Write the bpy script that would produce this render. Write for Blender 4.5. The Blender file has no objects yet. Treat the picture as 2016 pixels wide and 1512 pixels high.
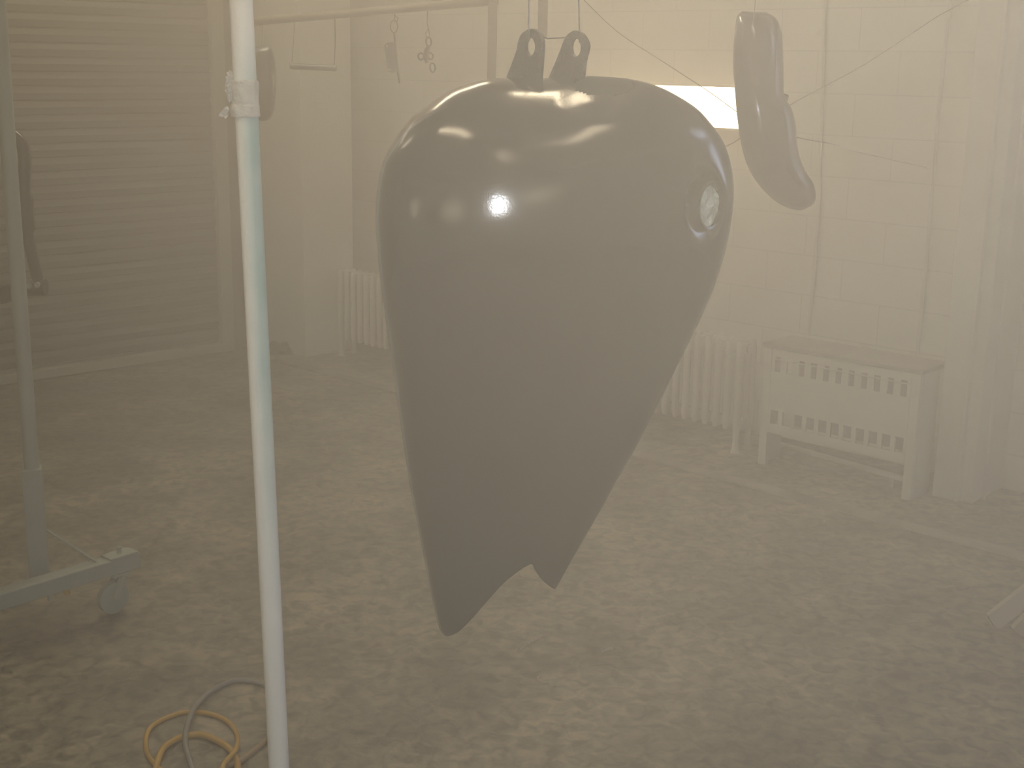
import bpy, bmesh, math, random
from mathutils import Vector, Matrix, noise
random.seed(7)
SC = bpy.context.scene
COL = SC.collection
PI = math.pi

# ------------------------------------------------------------------ camera
F_PX = 2600.0
PITCH = math.radians(13.7)
ROLL = math.radians(0.94)
CAM = Vector((0, 0, 1.75))
_F = Vector((0, math.cos(PITCH), -math.sin(PITCH)))
_U0 = Vector((0, math.sin(PITCH), math.cos(PITCH)))
_R0 = Vector((1, 0, 0))
_R = _R0 * math.cos(ROLL) + _U0 * math.sin(ROLL)
_U = _U0 * math.cos(ROLL) - _R0 * math.sin(ROLL)
cd = bpy.data.cameras.new('camera')
cam = bpy.data.objects.new('camera', cd); COL.objects.link(cam)
cd.sensor_width = 36.0
cd.lens = 36.0 * F_PX / 2016.0
cd.clip_start = 0.02
cam.matrix_world = Matrix.Translation(CAM) @ Matrix((_R, _U, -_F)).transposed().to_4x4()
SC.camera = cam

SC.view_settings.view_transform = 'Standard'
SC.view_settings.look = 'None'
SC.view_settings.gamma = 1
SC.view_settings.exposure = -0.07
SC.view_settings.use_curve_mapping = False

w = bpy.data.worlds.new('world'); SC.world = w
w.use_nodes = True
w.node_tree.nodes['Background'].inputs[0].default_value = (0, 0, 0, 1)

# ------------------------------------------------------------------ pixel helpers (measurements taken in the photograph)
def ray(x, y):
    return (_F * F_PX + _R * (x - 1008) + _U * (756 - y)).normalized()
def on_z(x, y, z=0.0):
    d = ray(x, y); return CAM + d * ((z - CAM.z) / d.z)
def on_Y(x, y, Y):
    d = ray(x, y); return CAM + d * (Y / d.y)
def on_plane(x, y, p, n):
    d = ray(x, y); return CAM + d * ((Vector(p) - CAM).dot(n) / d.dot(n))
def z_over(xy, py):
    """height over the floor point xy at which a vertical crosses image row py"""
    lo, hi = -0.5, 4.0
    for _ in range(40):
        m = (lo + hi) / 2
        v = Vector((xy[0], xy[1], m)) - CAM
        yy = 756 - F_PX * v.dot(_U) / v.dot(_F)
        if yy > py: lo = m
        else: hi = m
    return (lo + hi) / 2

# ------------------------------------------------------------------ room frame
A1 = math.radians(47.2); A2 = math.radians(-47.06)
D1 = Vector((math.sin(A1), math.cos(A1), 0))       # along the door wall, away to the right
D2 = Vector((math.sin(A2), math.cos(A2), 0))       # along the radiator wall, away to the left
NR = Vector((-D2.y, D2.x, 0))                      # radiator wall, into the room
if NR.dot(D1) > 0: NR = -NR
NL = Vector((-D1.y, D1.x, 0))
if NL.dot(D2) > 0: NL = -NL                        # door wall, into the room
CORN = on_z(655, 656)
LEN_L, LEN_R, HT = 8.6, 9.6, 3.3
K0 = CORN.copy(); K1 = CORN - D1 * LEN_L; K3 = CORN - D2 * LEN_R; K2 = K1 - D2 * LEN_R

# ------------------------------------------------------------------ lights: the camera's flash and the booth's warm lamps
WARM = (1.0, 0.77, 0.47)
def area(name, pos, to, sx, sy, power, col=WARM):
    l = bpy.data.lights.new(name, 'AREA'); l.shape = 'RECTANGLE'; l.size = sx; l.size_y = sy
    l.energy = power; l.color = col
    o = bpy.data.objects.new(name, l); COL.objects.link(o)
    o.location = pos
    z = -(Vector(to) - Vector(pos)).normalized()
    x = Vector((0, 0, 1)).cross(z)
    x = x.normalized() if x.length > 1e-3 else Vector((1, 0, 0))
    y = z.cross(x)
    o.matrix_world = Matrix.Translation(pos) @ Matrix((x, y, z)).transposed().to_4x4()
    return o
fl = bpy.data.lights.new('camera_flash', 'SPOT')
fl.energy = 86; fl.spot_size = math.radians(84); fl.spot_blend = 1.0; fl.shadow_soft_size = 0.009
fl.color = (1.0, 0.98, 0.93)
flo = bpy.data.objects.new('camera_flash', fl); COL.objects.link(flo)
_fp = CAM + _U * 0.042 + _R * 0.030
_fa = (_F * F_PX + _R * (1080 - 1008) + _U * (756 - 1000)).normalized()
_fx = _fa.cross(Vector((0, 0, 1))).normalized()
flo.matrix_world = Matrix.Translation(_fp) @ Matrix((_fx, _fx.cross(_fa), -_fa)).transposed().to_4x4()

CEN = Vector((0, 3.0, 1.2))
LAMPS = []   # filled below once the walls are known

# ------------------------------------------------------------------ materials
def mat(name, col, rough=0.6, metal=0.0, var=0.0, scale=6.0, bump=0.0, bscale=40.0, col2=None, coat=0.0, detail=4.0, spec=0.5):
    m = bpy.data.materials.new(name); m.use_nodes = True
    nt = m.node_tree; b = nt.nodes['Principled BSDF']
    b.inputs['Base Color'].default_value = (*col, 1)
    b.inputs['Roughness'].default_value = rough
    b.inputs['Metallic'].default_value = metal
    b.inputs['Coat Weight'].default_value = coat
    b.inputs['Specular IOR Level'].default_value = spec
    tc = nt.nodes.new('ShaderNodeTexCoord')
    if var > 0 or col2:
        n = nt.nodes.new('ShaderNodeTexNoise'); n.inputs['Scale'].default_value = scale; n.inputs['Detail'].default_value = detail
        nt.links.new(tc.outputs['Object'], n.inputs['Vector'])
        r = nt.nodes.new('ShaderNodeValToRGB')
        c2 = col2 or tuple(c * (1 - var) for c in col)
        r.color_ramp.elements[0].position = 0.35; r.color_ramp.elements[1].position = 0.65
        r.color_ramp.elements[0].color = (*c2, 1); r.color_ramp.elements[1].color = (*col, 1)
        nt.links.new(n.outputs['Fac'], r.inputs['Fac']); nt.links.new(r.outputs['Color'], b.inputs['Base Color'])
    if bump > 0:
        n2 = nt.nodes.new('ShaderNodeTexNoise'); n2.inputs['Scale'].default_value = bscale; n2.inputs['Detail'].default_value = 5
        nt.links.new(tc.outputs['Object'], n2.inputs['Vector'])
        bp = nt.nodes.new('ShaderNodeBump'); bp.inputs['Strength'].default_value = bump; bp.inputs['Distance'].default_value = 0.01
        nt.links.new(n2.outputs['Fac'], bp.inputs['Height']); nt.links.new(bp.outputs['Normal'], b.inputs['Normal'])
    return m

M_wall = mat('cream_wall_paint', (0.74, 0.69, 0.58), 0.7, var=0.06, scale=2.0, bump=0.25, bscale=60)
def block_wall():
    m = bpy.data.materials.new('cream_block_wall_paint'); m.use_nodes = True
    nt = m.node_tree; b = nt.nodes['Principled BSDF']; b.inputs['Roughness'].default_value = 0.62
    tc = nt.nodes.new('ShaderNodeUVMap')
    br = nt.nodes.new('ShaderNodeTexBrick')
    br.inputs['Color1'].default_value = (0.72, 0.67, 0.57, 1); br.inputs['Color2'].default_value = (0.69, 0.645, 0.545, 1)
    br.inputs['Mortar'].default_value = (0.60, 0.555, 0.47, 1)
    br.inputs['Scale'].default_value = 1.0; br.inputs['Mortar Size'].default_value = 0.0035
    br.inputs['Brick Width'].default_value = 0.40; br.inputs['Row Height'].default_value = 0.185
    br.inputs['Mortar Smooth'].default_value = 0.4
    nt.links.new(tc.outputs['UV'], br.inputs['Vector'])
    n = nt.nodes.new('ShaderNodeTexNoise'); n.inputs['Scale'].default_value = 1.3; n.inputs['Detail'].default_value = 6
    nt.links.new(tc.outputs['UV'], n.inputs['Vector'])
    mx = nt.nodes.new('ShaderNodeMix'); mx.data_type = 'RGBA'; mx.blend_type = 'MULTIPLY'
    rr = nt.nodes.new('ShaderNodeValToRGB'); rr.color_ramp.elements[0].color = (0.9, 0.9, 0.9, 1); rr.color_ramp.elements[1].color = (1, 1, 1, 1)
    rr.color_ramp.elements[0].position = 0.3; rr.color_ramp.elements[1].position = 0.7
    nt.links.new(n.outputs['Fac'], rr.inputs['Fac'])
    mx.inputs[0].default_value = 1.0
    nt.links.new(br.outputs['Color'], mx.inputs[6]); nt.links.new(rr.outputs['Color'], mx.inputs[7])
    nt.links.new(mx.outputs[2], b.inputs['Base Color'])
    bp = nt.nodes.new('ShaderNodeBump'); bp.inputs['Strength'].default_value = 0.25; bp.inputs['Distance'].default_value = 0.006; bp.invert = True
    nt.links.new(br.outputs['Fac'], bp.inputs['Height']); nt.links.new(bp.outputs['Normal'], b.inputs['Normal'])
    return m
M_block = block_wall()
M_ceil = mat('grey_ceiling_paint', (0.40, 0.37, 0.31), 0.8, var=0.05)
def floor_mat():
    m = bpy.data.materials.new('stained_concrete_floor'); m.use_nodes = True
    nt = m.node_tree; b = nt.nodes['Principled BSDF']
    tc = nt.nodes.new('ShaderNodeTexCoord')
    def nz(s, d, dist=0.0):
        n = nt.nodes.new('ShaderNodeTexNoise'); n.inputs['Scale'].default_value = s; n.inputs['Detail'].default_value = d
        n.inputs['Distortion'].default_value = dist
        nt.links.new(tc.outputs['Object'], n.inputs['Vector']); return n
    def ramp(src, stops):
        r = nt.nodes.new('ShaderNodeValToRGB')
        while len(r.color_ramp.elements) < len(stops): r.color_ramp.elements.new(0.5)
        for e, (p, c) in zip(r.color_ramp.elements, stops): e.position = p; e.color = (*c, 1)
        nt.links.new(src, r.inputs['Fac']); return r
    a = ramp(nz(2.4, 9, 0.4).outputs['Fac'], [(0.30, (0.16, 0.14, 0.105)), (0.50, (0.24, 0.21, 0.155)), (0.70, (0.34, 0.29, 0.205))])
    c = ramp(nz(21, 9, 0.8).outputs['Fac'], [(0.34, (0.50, 0.49, 0.48)), (0.50, (0.97, 0.97, 0.97)), (0.66, (1.45, 1.39, 1.28))])
    mx = nt.nodes.new('ShaderNodeMix'); mx.data_type = 'RGBA'; mx.blend_type = 'MULTIPLY'; mx.inputs[0].default_value = 1.0
    nt.links.new(a.outputs['Color'], mx.inputs[6]); nt.links.new(c.outputs['Color'], mx.inputs[7])
    nt.links.new(mx.outputs[2], b.inputs['Base Color'])
    r = ramp(nz(3.0, 5, 0.8).outputs['Fac'], [(0.40, (0.30, 0.30, 0.30)), (0.60, (0.52, 0.52, 0.52))])
    nt.links.new(r.outputs['Color'], b.inputs['Roughness'])
    n3 = nz(24, 8, 0.8)
    bp = nt.nodes.new('ShaderNodeBump'); bp.inputs['Strength'].default_value = 0.35; bp.inputs['Distance'].default_value = 0.012
    nt.links.new(n3.outputs['Fac'], bp.inputs['Height']); nt.links.new(bp.outputs['Normal'], b.inputs['Normal'])
    return m
M_floor = floor_mat()
M_strip = mat('worn_pale_strip', (0.38, 0.34, 0.27), 0.6, var=0.5, scale=5, bump=0.4)
M_door = mat('tan_grey_door_paint', (0.22, 0.205, 0.175), 0.85, var=0.08, scale=2, spec=0.2)
M_jamb = mat('brown_grey_jamb_paint', (0.30, 0.265, 0.22), 0.7, var=0.08)
M_rail = mat('pale_rail_paint', (0.44, 0.41, 0.33), 0.6, var=0.06)
M_trim = mat('cream_trim_paint', (0.62, 0.59, 0.50), 0.55, var=0.05, bump=0.1)
M_rad = mat('cream_radiator_paint', (0.64, 0.60, 0.51), 0.5, var=0.06, scale=12)
M_cover = mat('cream_cover_paint', (0.64, 0.61, 0.52), 0.5, var=0.05, scale=5)
M_covtop = mat('dusty_brown_cover_top', (0.30, 0.27, 0.22), 0.8, var=0.15, scale=8)
M_black = mat('glossy_black_paint', (0.006, 0.006, 0.008), 0.15, bump=0.02, bscale=350)
M_black2 = mat('satin_black_paint', (0.008, 0.008, 0.009), 0.30, bump=0.05, bscale=120)
M_tab = mat('wet_black_paint', (0.008, 0.008, 0.010), 0.22, coat=0.3, bump=0.8, bscale=70)
M_matte = mat('matt_black_neck_hollow', (0.006, 0.006, 0.007), 0.6, spec=0.12)
M_dark = mat('dark_grey_metal', (0.05, 0.048, 0.042), 0.5)
M_wire = mat('dark_steel_wire', (0.05, 0.043, 0.034), 0.4, metal=0.15)
M_cord = mat('grey_brown_cord', (0.16, 0.13, 0.10), 0.8)
M_wood = mat('brown_stained_wood', (0.10, 0.082, 0.06), 0.7, var=0.25, scale=9)
M_tape = mat('crumpled_masking_tape', (0.62, 0.61, 0.58), 0.6, var=0.10, scale=30, bump=0.6, bscale=55)
M_ctape = mat('pale_green_tape', (0.32, 0.37, 0.34), 0.3, var=0.25, scale=60, bump=1.0, bscale=90)
M_rack = mat('dull_grey_green_paint', (0.37, 0.40, 0.35), 0.55, var=0.12, scale=8, bump=0.2)
M_yhose = mat('yellow_rubber', (0.62, 0.36, 0.05), 0.45, var=0.25, scale=7)
M_ghose = mat('clear_grey_vinyl', (0.30, 0.28, 0.25), 0.3, var=0.15, scale=9)
M_bhose = mat('brown_tan_rubber', (0.36, 0.25, 0.13), 0.5, var=0.2, scale=9)
M_ytag = mat('yellow_plastic', (0.62, 0.44, 0.06), 0.5)
M_board = mat('pale_bare_wood', (0.45, 0.40, 0.32), 0.7, var=0.15, scale=7)
M_rag = mat('dark_brown_rag', (0.10, 0.085, 0.06), 0.9, bump=0.6, bscale=30)
_pa = on_Y(474.5, 0, 2.4); _pb = on_Y(549.5, 1512, 2.4)
POLE_LEAN = (_pa.x - _pb.x) / (_pa.z - _pb.z)
def pole_mat():
    m = bpy.data.materials.new('white_paint_with_teal_tint'); m.use_nodes = True
    nt = m.node_tree; b = nt.nodes['Principled BSDF']; b.inputs['Roughness'].default_value = 0.5
    tc = nt.nodes.new('ShaderNodeTexCoord')
    sep = nt.nodes.new('ShaderNodeSeparateXYZ'); nt.links.new(tc.outputs['Object'], sep.inputs[0])
    n = nt.nodes.new('ShaderNodeTexNoise'); n.inputs['Scale'].default_value = 5; n.inputs['Detail'].default_value = 4
    nt.links.new(tc.outputs['Object'], n.inputs['Vector'])
    # teal tint up the right side, over about a metre of its length
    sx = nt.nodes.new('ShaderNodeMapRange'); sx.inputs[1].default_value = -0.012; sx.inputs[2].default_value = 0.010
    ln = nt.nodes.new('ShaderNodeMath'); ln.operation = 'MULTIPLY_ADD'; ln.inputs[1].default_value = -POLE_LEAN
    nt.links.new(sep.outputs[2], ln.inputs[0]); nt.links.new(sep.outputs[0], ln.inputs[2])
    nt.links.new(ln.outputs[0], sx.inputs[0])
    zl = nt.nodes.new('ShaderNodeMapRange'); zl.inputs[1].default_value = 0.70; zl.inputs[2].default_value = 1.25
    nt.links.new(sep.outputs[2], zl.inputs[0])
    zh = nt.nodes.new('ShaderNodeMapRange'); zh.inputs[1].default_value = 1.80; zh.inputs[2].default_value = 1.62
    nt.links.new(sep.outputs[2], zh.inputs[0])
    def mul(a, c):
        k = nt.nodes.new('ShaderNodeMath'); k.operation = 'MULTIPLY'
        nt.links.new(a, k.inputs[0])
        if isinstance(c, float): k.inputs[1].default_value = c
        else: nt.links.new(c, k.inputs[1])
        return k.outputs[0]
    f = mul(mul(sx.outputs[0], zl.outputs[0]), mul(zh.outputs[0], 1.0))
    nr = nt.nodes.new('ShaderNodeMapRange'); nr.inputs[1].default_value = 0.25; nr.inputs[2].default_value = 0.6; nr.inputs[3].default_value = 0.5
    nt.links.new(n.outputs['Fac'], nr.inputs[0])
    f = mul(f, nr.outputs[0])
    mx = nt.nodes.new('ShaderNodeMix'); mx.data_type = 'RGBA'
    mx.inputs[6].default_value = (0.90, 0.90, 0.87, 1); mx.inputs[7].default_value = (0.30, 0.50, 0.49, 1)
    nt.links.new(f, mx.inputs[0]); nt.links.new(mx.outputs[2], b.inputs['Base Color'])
    bp = nt.nodes.new('ShaderNodeBump'); bp.inputs['Strength'].default_value = 0.3; bp.inputs['Distance'].default_value = 0.004
    n2 = nt.nodes.new('ShaderNodeTexNoise'); n2.inputs['Scale'].default_value = 90
    nt.links.new(tc.outputs['Object'], n2.inputs['Vector']); nt.links.new(n2.outputs['Fac'], bp.inputs['Height'])
    nt.links.new(bp.outputs['Normal'], b.inputs['Normal'])
    return m
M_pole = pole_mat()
def lamp_mat(name, strength, col=WARM):
    m = bpy.data.materials.new(name); m.use_nodes = True
    nt = m.node_tree; b = nt.nodes['Principled BSDF']
    b.inputs['Base Color'].default_value = (0.8, 0.75, 0.6, 1)
    b.inputs['Emission Color'].default_value = (*col, 1); b.inputs['Emission Strength'].default_value = strength
    return m
M_lamp = lamp_mat('lit_warm_lamp_lens', 13.0, (1.0, 0.69, 0.37))

# ------------------------------------------------------------------ object helpers
ORG = {}
def thing(name, loc, label, cat, group=None):
    o = bpy.data.objects.new(name, None); COL.objects.link(o); o.empty_display_size = 0.1
    o.location = loc; ORG[o] = Vector(loc)
    o['label'] = label; o['category'] = cat
    if group: o['group'] = group
    return o
def tag(o, label, cat, group=None, kind=None):
    if label: o['label'] = label
    if cat: o['category'] = cat
    if group: o['group'] = group
    if kind: o['kind'] = kind
    return o
def obj(name, bm, m, parent=None, smooth=False, origin=None, ang=40):
    """one mesh object from a bmesh in world coordinates"""
    po = ORG.get(parent, Vector((0, 0, 0))) if parent else Vector((0, 0, 0))
    if origin is None:
        if parent: origin = po
        else:
            vs = [v.co for v in bm.verts]
            lo = [min(v[i] for v in vs) for i in range(3)]; hi = [max(v[i] for v in vs) for i in range(3)]
            origin = Vector(((lo[0] + hi[0]) / 2, (lo[1] + hi[1]) / 2, lo[2]))
    origin = Vector(origin)
    bmesh.ops.translate(bm, verts=bm.verts, vec=-origin)
    bmesh.ops.recalc_face_normals(bm, faces=bm.faces)
    me = bpy.data.meshes.new(name); bm.to_mesh(me); bm.free()
    me.materials.append(m)
    if smooth:
        me.polygons.foreach_set('use_smooth', [True] * len(me.polygons))
        if ang: 
            try: me.set_sharp_from_angle(angle=math.radians(ang))
            except Exception: pass
    o = bpy.data.objects.new(name, me); COL.objects.link(o)
    if parent: o.parent = parent
    o.location = origin - po; ORG[o] = origin
    return o
def struct(name, bm, m, **k):
    o = obj(name, bm, m, **k); o['kind'] = 'structure'; return o
def B(): return bmesh.new()
def obox(bm, c, ax, ay, az, bev=0.0):
    """box of half-axes ax, ay, az (vectors) about c"""
    c = Vector(c); ax = Vector(ax); ay = Vector(ay); az = Vector(az)
    vs = [bm.verts.new(c + ax * i + ay * j + az * k) for i in (-1, 1) for j in (-1, 1) for k in (-1, 1)]
    q = [(0, 1, 3, 2), (4, 6, 7, 5), (0, 4, 5, 1), (2, 3, 7, 6), (0, 2, 6, 4), (1, 5, 7, 3)]
    fs = [bm.faces.new([vs[i] for i in t]) for t in q]
    if bev > 0:
        es = list({e for f_ in fs for e in f_.edges})
        bmesh.ops.bevel(bm, geom=es, offset=bev, segments=2, affect='EDGES', profile=0.5)
    return bm
def wbox(bm, p0, dirv, nrm, s0, s1, t0, t1, z0, z1, bev=0.0):
    """box in a wall's frame: p0 + dirv*s + nrm*t"""
    c = Vector(p0) + dirv * (s0 + s1) / 2 + nrm * (t0 + t1) / 2; c.z = (z0 + z1) / 2
    return obox(bm, c, dirv * (s1 - s0) / 2, nrm * (t1 - t0) / 2, Vector((0, 0, (z1 - z0) / 2)), bev)
def tube(bm, pts, r, n=12, closed=False, cap=True):
    """swept circle along pts; r a number or list"""
    pts = [Vector(p) for p in pts]; N = len(pts)
    rs = r if isinstance(r, (list, tuple)) else [r] * N
    rings = []; up = None
    for i, p in enumerate(pts):
        if closed: t = pts[(i + 1) % N] - pts[i - 1]
        else: t = pts[min(i + 1, N - 1)] - pts[max(i - 1, 0)]
        t.normalize()
        if up is None:
            up = Vector((0, 0, 1)) if abs(t.z) < 0.9 else Vector((0, 1, 0))
        a = t.cross(up)
        if a.length < 1e-4: a = t.cross(Vector((1, 0, 0)))
        a.normalize(); b = a.cross(t).normalized(); up = b
        rings.append([bm.verts.new(p + (a * math.cos(2 * PI * k / n) + b * math.sin(2 * PI * k / n)) * rs[i]) for k in range(n)])
    M = N if closed else N - 1
    for i in range(M):
        A_, B_ = rings[i], rings[(i + 1) % N]
        for k in range(n):
            bm.faces.new((A_[k], A_[(k + 1) % n], B_[(k + 1) % n], B_[k]))
    if cap and not closed:
        bm.faces.new(rings[0][::-1]); bm.faces.new(rings[-1])
    return bm
def spline(pts, n=8, closed=False):
    pts = [Vector(p) for p in pts]; out = []; N = len(pts)
    seg = N if closed else N - 1
    for i in range(seg):
        if closed: p0, p1, p2, p3 = pts[i - 1], pts[i], pts[(i + 1) % N], pts[(i + 2) % N]
        else: p0, p1, p2, p3 = pts[max(i - 1, 0)], pts[i], pts[i + 1], pts[min(i + 2, N - 1)]
        for k in range(n):
            t = k / n
            out.append(0.5 * ((2 * p1) + (p2 - p0) * t + (2 * p0 - 5 * p1 + 4 * p2 - p3) * t * t + (3 * p1 - p0 - 3 * p2 + p3) * t ** 3))
    if not closed: out.append(pts[-1])
    return out
def quad(bm, a, b, c, d, uvs=None):
    f_ = bm.faces.new([bm.verts.new(Vector(p)) for p in (a, b, c, d)])
    if uvs:
        uv = bm.loops.layers.uv.verify()
        for l, q in zip(f_.loops, uvs): l[uv].uv = q
    return f_
def zv(p, z): return Vector((p[0], p[1], z))

# ------------------------------------------------------------------ the room shell (walls are slabs 0.12 thick, inner faces on the measured planes)
def slab(name, p, q, n_out, m):
    bm = B(); uv = bm.loops.layers.uv.verify()
    L = (Vector(q) - Vector(p)).length
    a, b_ = zv(p, 0), zv(q, 0)
    i = [a, b_, zv(b_, HT), zv(a, HT)]; o_ = [v + n_out * 0.12 for v in i]
    vs = [bm.verts.new(v) for v in i + o_]
    for f_ in ((0, 1, 2, 3), (7, 6, 5, 4), (0, 4, 5, 1), (1, 5, 6, 2), (2, 6, 7, 3), (3, 7, 4, 0)):
        fc = bm.faces.new([vs[j] for j in f_])
        for l in fc.loops:
            co = l.vert.co; l[uv].uv = ((Vector((co.x, co.y, 0)) - Vector((p[0], p[1], 0))).length + 0.13, co.z + 0.03)
    return struct(name, bm, m)
slab('wall_left', K1, K0, -NL, M_wall)
slab('wall_right', K0, K3, -NR, M_block)
slab('wall_front', K3, K2, NL, M_wall)
slab('wall_back', K2, K1, NR, M_wall)
def prism(bm, z0, z1, grow=0.0):
    cs = [K0, K1, K2, K3]; cc = (K0 + K2) / 2
    cs = [c + (c - cc).normalized() * grow for c in cs]
    lo = [bm.verts.new(zv(c, z0)) for c in cs]; hi = [bm.verts.new(zv(c, z1)) for c in cs]
    bm.faces.new(lo[::-1]); bm.faces.new(hi)
    for i in range(4): bm.faces.new((lo[i], lo[(i + 1) % 4], hi[(i + 1) % 4], hi[i]))
    return bm
struct('floor', prism(B(), -0.12, 0, 0.15), M_floor, origin=(0, 0, 0))
struct('ceiling', prism(B(), HT, HT + 0.12, 0.15), M_ceil)

# floor strip parallel to the radiator wall
def strip_pt(x): return on_z(x, 75 + 0.2643 * (x + 1857))
sp0 = strip_pt(560); sp1 = strip_pt(2100)
dv = (sp1 - sp0).normalized(); nv = Vector((-dv.y, dv.x, 0))
bm = B(); obox(bm, (sp0 + sp1) / 2 + Vector((0, 0, 0.006)), dv * ((sp1 - sp0).length / 2), nv * 0.035, Vector((0, 0, 0.006)), 0.003)
struct('trim_1', bm, M_strip)

# ------------------------------------------------------------------ roll-up door on the left wall
def on_left(x, y, off=0.0): return on_plane(x, y, CORN + NL * off, NL)
def sL(p): return (Vector((p[0], p[1], 0)) - CORN).dot(-D1)
s_dr = sL(on_z(424, 689))            # right edge of the curtain
s_dl = LEN_L - 1.2
s_j = sL(on_left(492, 200))
door = bpy.data.objects.new('door_1', None); COL.objects.link(door); door.location = CORN - D1 * ((s_dr + s_dl) / 2); ORG[door] = door.location.copy()
door['kind'] = 'structure'; door['label'] = 'tan grey roll-up door of narrow horizontal slats'
bm = B()
zt = 0.075; pitch = 0.0755
prof = [(0.0, 0.020), (0.006, 0.034), (0.040, 0.044), (0.068, 0.034), (0.0755, 0.020)]
cols = []
z = zt; ring_pts = []
while z < HT - 0.05:
    for dz, t in prof[:-1]: ring_pts.append((z + dz, t))
    z += pitch
L_ = [bm.verts.new(zv(CORN - D1 * s_dr + NL * t, zz)) for zz, t in ring_pts]
R_ = [bm.verts.new(zv(CORN - D1 * s_dl + NL * t, zz)) for zz, t in ring_pts]
for i in range(len(ring_pts) - 1): bm.faces.new((L_[i], R_[i], R_[i + 1], L_[i + 1]))
obj('curtain', bm, M_door, door)
bm = B(); wbox(bm, CORN, -D1, NL, s_dr - 0.005, s_dl, 0.0, 0.075, 0.004, 0.055, 0.004); obj('bottom_bar', bm, M_rail, door)
bm = B(); wbox(bm, CORN, -D1, NL, s_dr - 0.085, s_dr - 0.003, 0.0, 0.07, 0.0, HT - 0.01, 0.004); obj('guide_rail', bm, M_rail, door)
bm = B(); wbox(bm, CORN, -D1, NL, s_j, s_dr - 0.088, 0.0, 0.03, 0.0, HT - 0.01, 0.003)
struct('trim_2', bm, M_jamb)
# boxed column in the far corner
P_col = on_z(602, 704)
sc_ = sL(P_col)
tcol = (P_col - CORN).dot(NL)
bm = B()
s_far = sc_ - 0.36
wbox(bm, CORN, -D1, NL, s_far, sc_, 0.0, tcol, 0, HT - 0.01, 0.004)
struct('trim_3', bm, M_wall)
rb = on_z(546, 694)
bm = B()
rv = bmesh.ops.create_icosphere(bm, subdivisions=4, radius=1.0)['verts']
for v in rv:
    k = 1 + 0.35 * noise.noise(v.co * 2.2)
    v.co = Vector((v.co.x * 0.10 * k, v.co.y * 0.07 * k, max(0, v.co.z + 0.15) * 0.055 * k)) + zv(rb, 0)
tag(obj('rag', bm, M_rag, smooth=True), 'small dark crumpled rag on the floor beside the far corner column', 'rag')

# ------------------------------------------------------------------ radiator wall
def on_right(x, y, off=0.0): return on_plane(x, y, CORN + NR * off, NR)
def sR(p): return (Vector((p[0], p[1], 0)) - CORN).dot(-D2)
# radiators
rA = on_z(668, 700); rB = on_z(1441, 895)
t_f = ((rB - CORN).dot(NR) + (rA - CORN).dot(NR)) / 2
sA, sB = sR(rA), sR(rB)
hz = z_over(rB, 668)
PITCH_S = 0.0585
dep = 0.15
def section_mesh():
    bm = B()
    for t in (0.024, 0.078, dep - 0.024):
        pts = [Vector((0, t, z)) for z in (0.105, 0.125, 0.16, hz - 0.08, hz - 0.045, hz - 0.02)]
        tube(bm, pts, [0.010, 0.017, 0.018, 0.018, 0.017, 0.009], 12)
    for z in (0.135, hz - 0.055):
        obox(bm, (0, dep / 2, z), (0.012, 0, 0), (0, dep / 2 - 0.012, 0), (0, 0, 0.028), 0.006)
    me = bpy.data.meshes.new('section'); bmesh.ops.recalc_face_normals(bm, faces=bm.faces); bm.to_mesh(me); bm.free()
    me.materials.append(M_rad); me.polygons.foreach_set('use_smooth', [True] * len(me.polygons)); me.set_sharp_from_angle(angle=math.radians(50))
    return me
SEC = section_mesh()
angR = math.atan2((-D2).y, (-D2).x)
def frame_R(s, t, z=0): return zv(CORN - D2 * s + NR * t, z)
def radiator(s0, n, label):
    o = thing('radiator', frame_R(s0 + n * PITCH_S / 2, t_f - dep / 2), label, 'radiator', 'cast iron radiators along the wall')
    # local y of a section must run from the room side to the wall
    for i in range(n):
        c = bpy.data.objects.new('section', SEC); COL.objects.link(c); c.parent = o
        c.location = frame_R(s0 + (i + 0.5) * PITCH_S, t_f) - ORG[o]
        X = -D2; Yv = -NR
        c.rotation_mode = 'QUATERNION'
        c.rotation_quaternion = Matrix((X, Yv, X.cross(Yv))).transposed().to_quaternion() if X.cross(Yv).z > 0 else Matrix((-X, Yv, (-X).cross(Yv))).transposed().to_quaternion()
    for z in (0.135, hz - 0.055):
        bm = B(); tube(bm, [frame_R(s0 + 0.01, t_f - dep / 2, z), frame_R(s0 + n * PITCH_S - 0.01, t_f - dep / 2, z)], 0.022, 14); obj('header_pipe', bm, M_rad, o, smooth=True)
    for i in (0, n - 1):
        for t in (0.024, dep - 0.024):
            bm = B(); tube(bm, [frame_R(s0 + (i + 0.5) * PITCH_S, t_f - t, z) for z in (0.0, 0.01, 0.05, 0.12)], [0.022, 0.018, 0.013, 0.016], 12); obj('leg', bm, M_rad, o, smooth=True)
    return o
n_tot = int((sB - sA + 0.03) / PITCH_S)
n1 = int(n_tot * 0.42); 
radiator(sA - 0.02, n1, 'cream cast iron radiator in the far corner, left of the hanging tank')
n2 = int(n_tot * 0.50)
radiator(sB + 0.02 - n2 * PITCH_S, n2, 'cream cast iron radiator right of the hanging tank, beside the metal cover')

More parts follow.
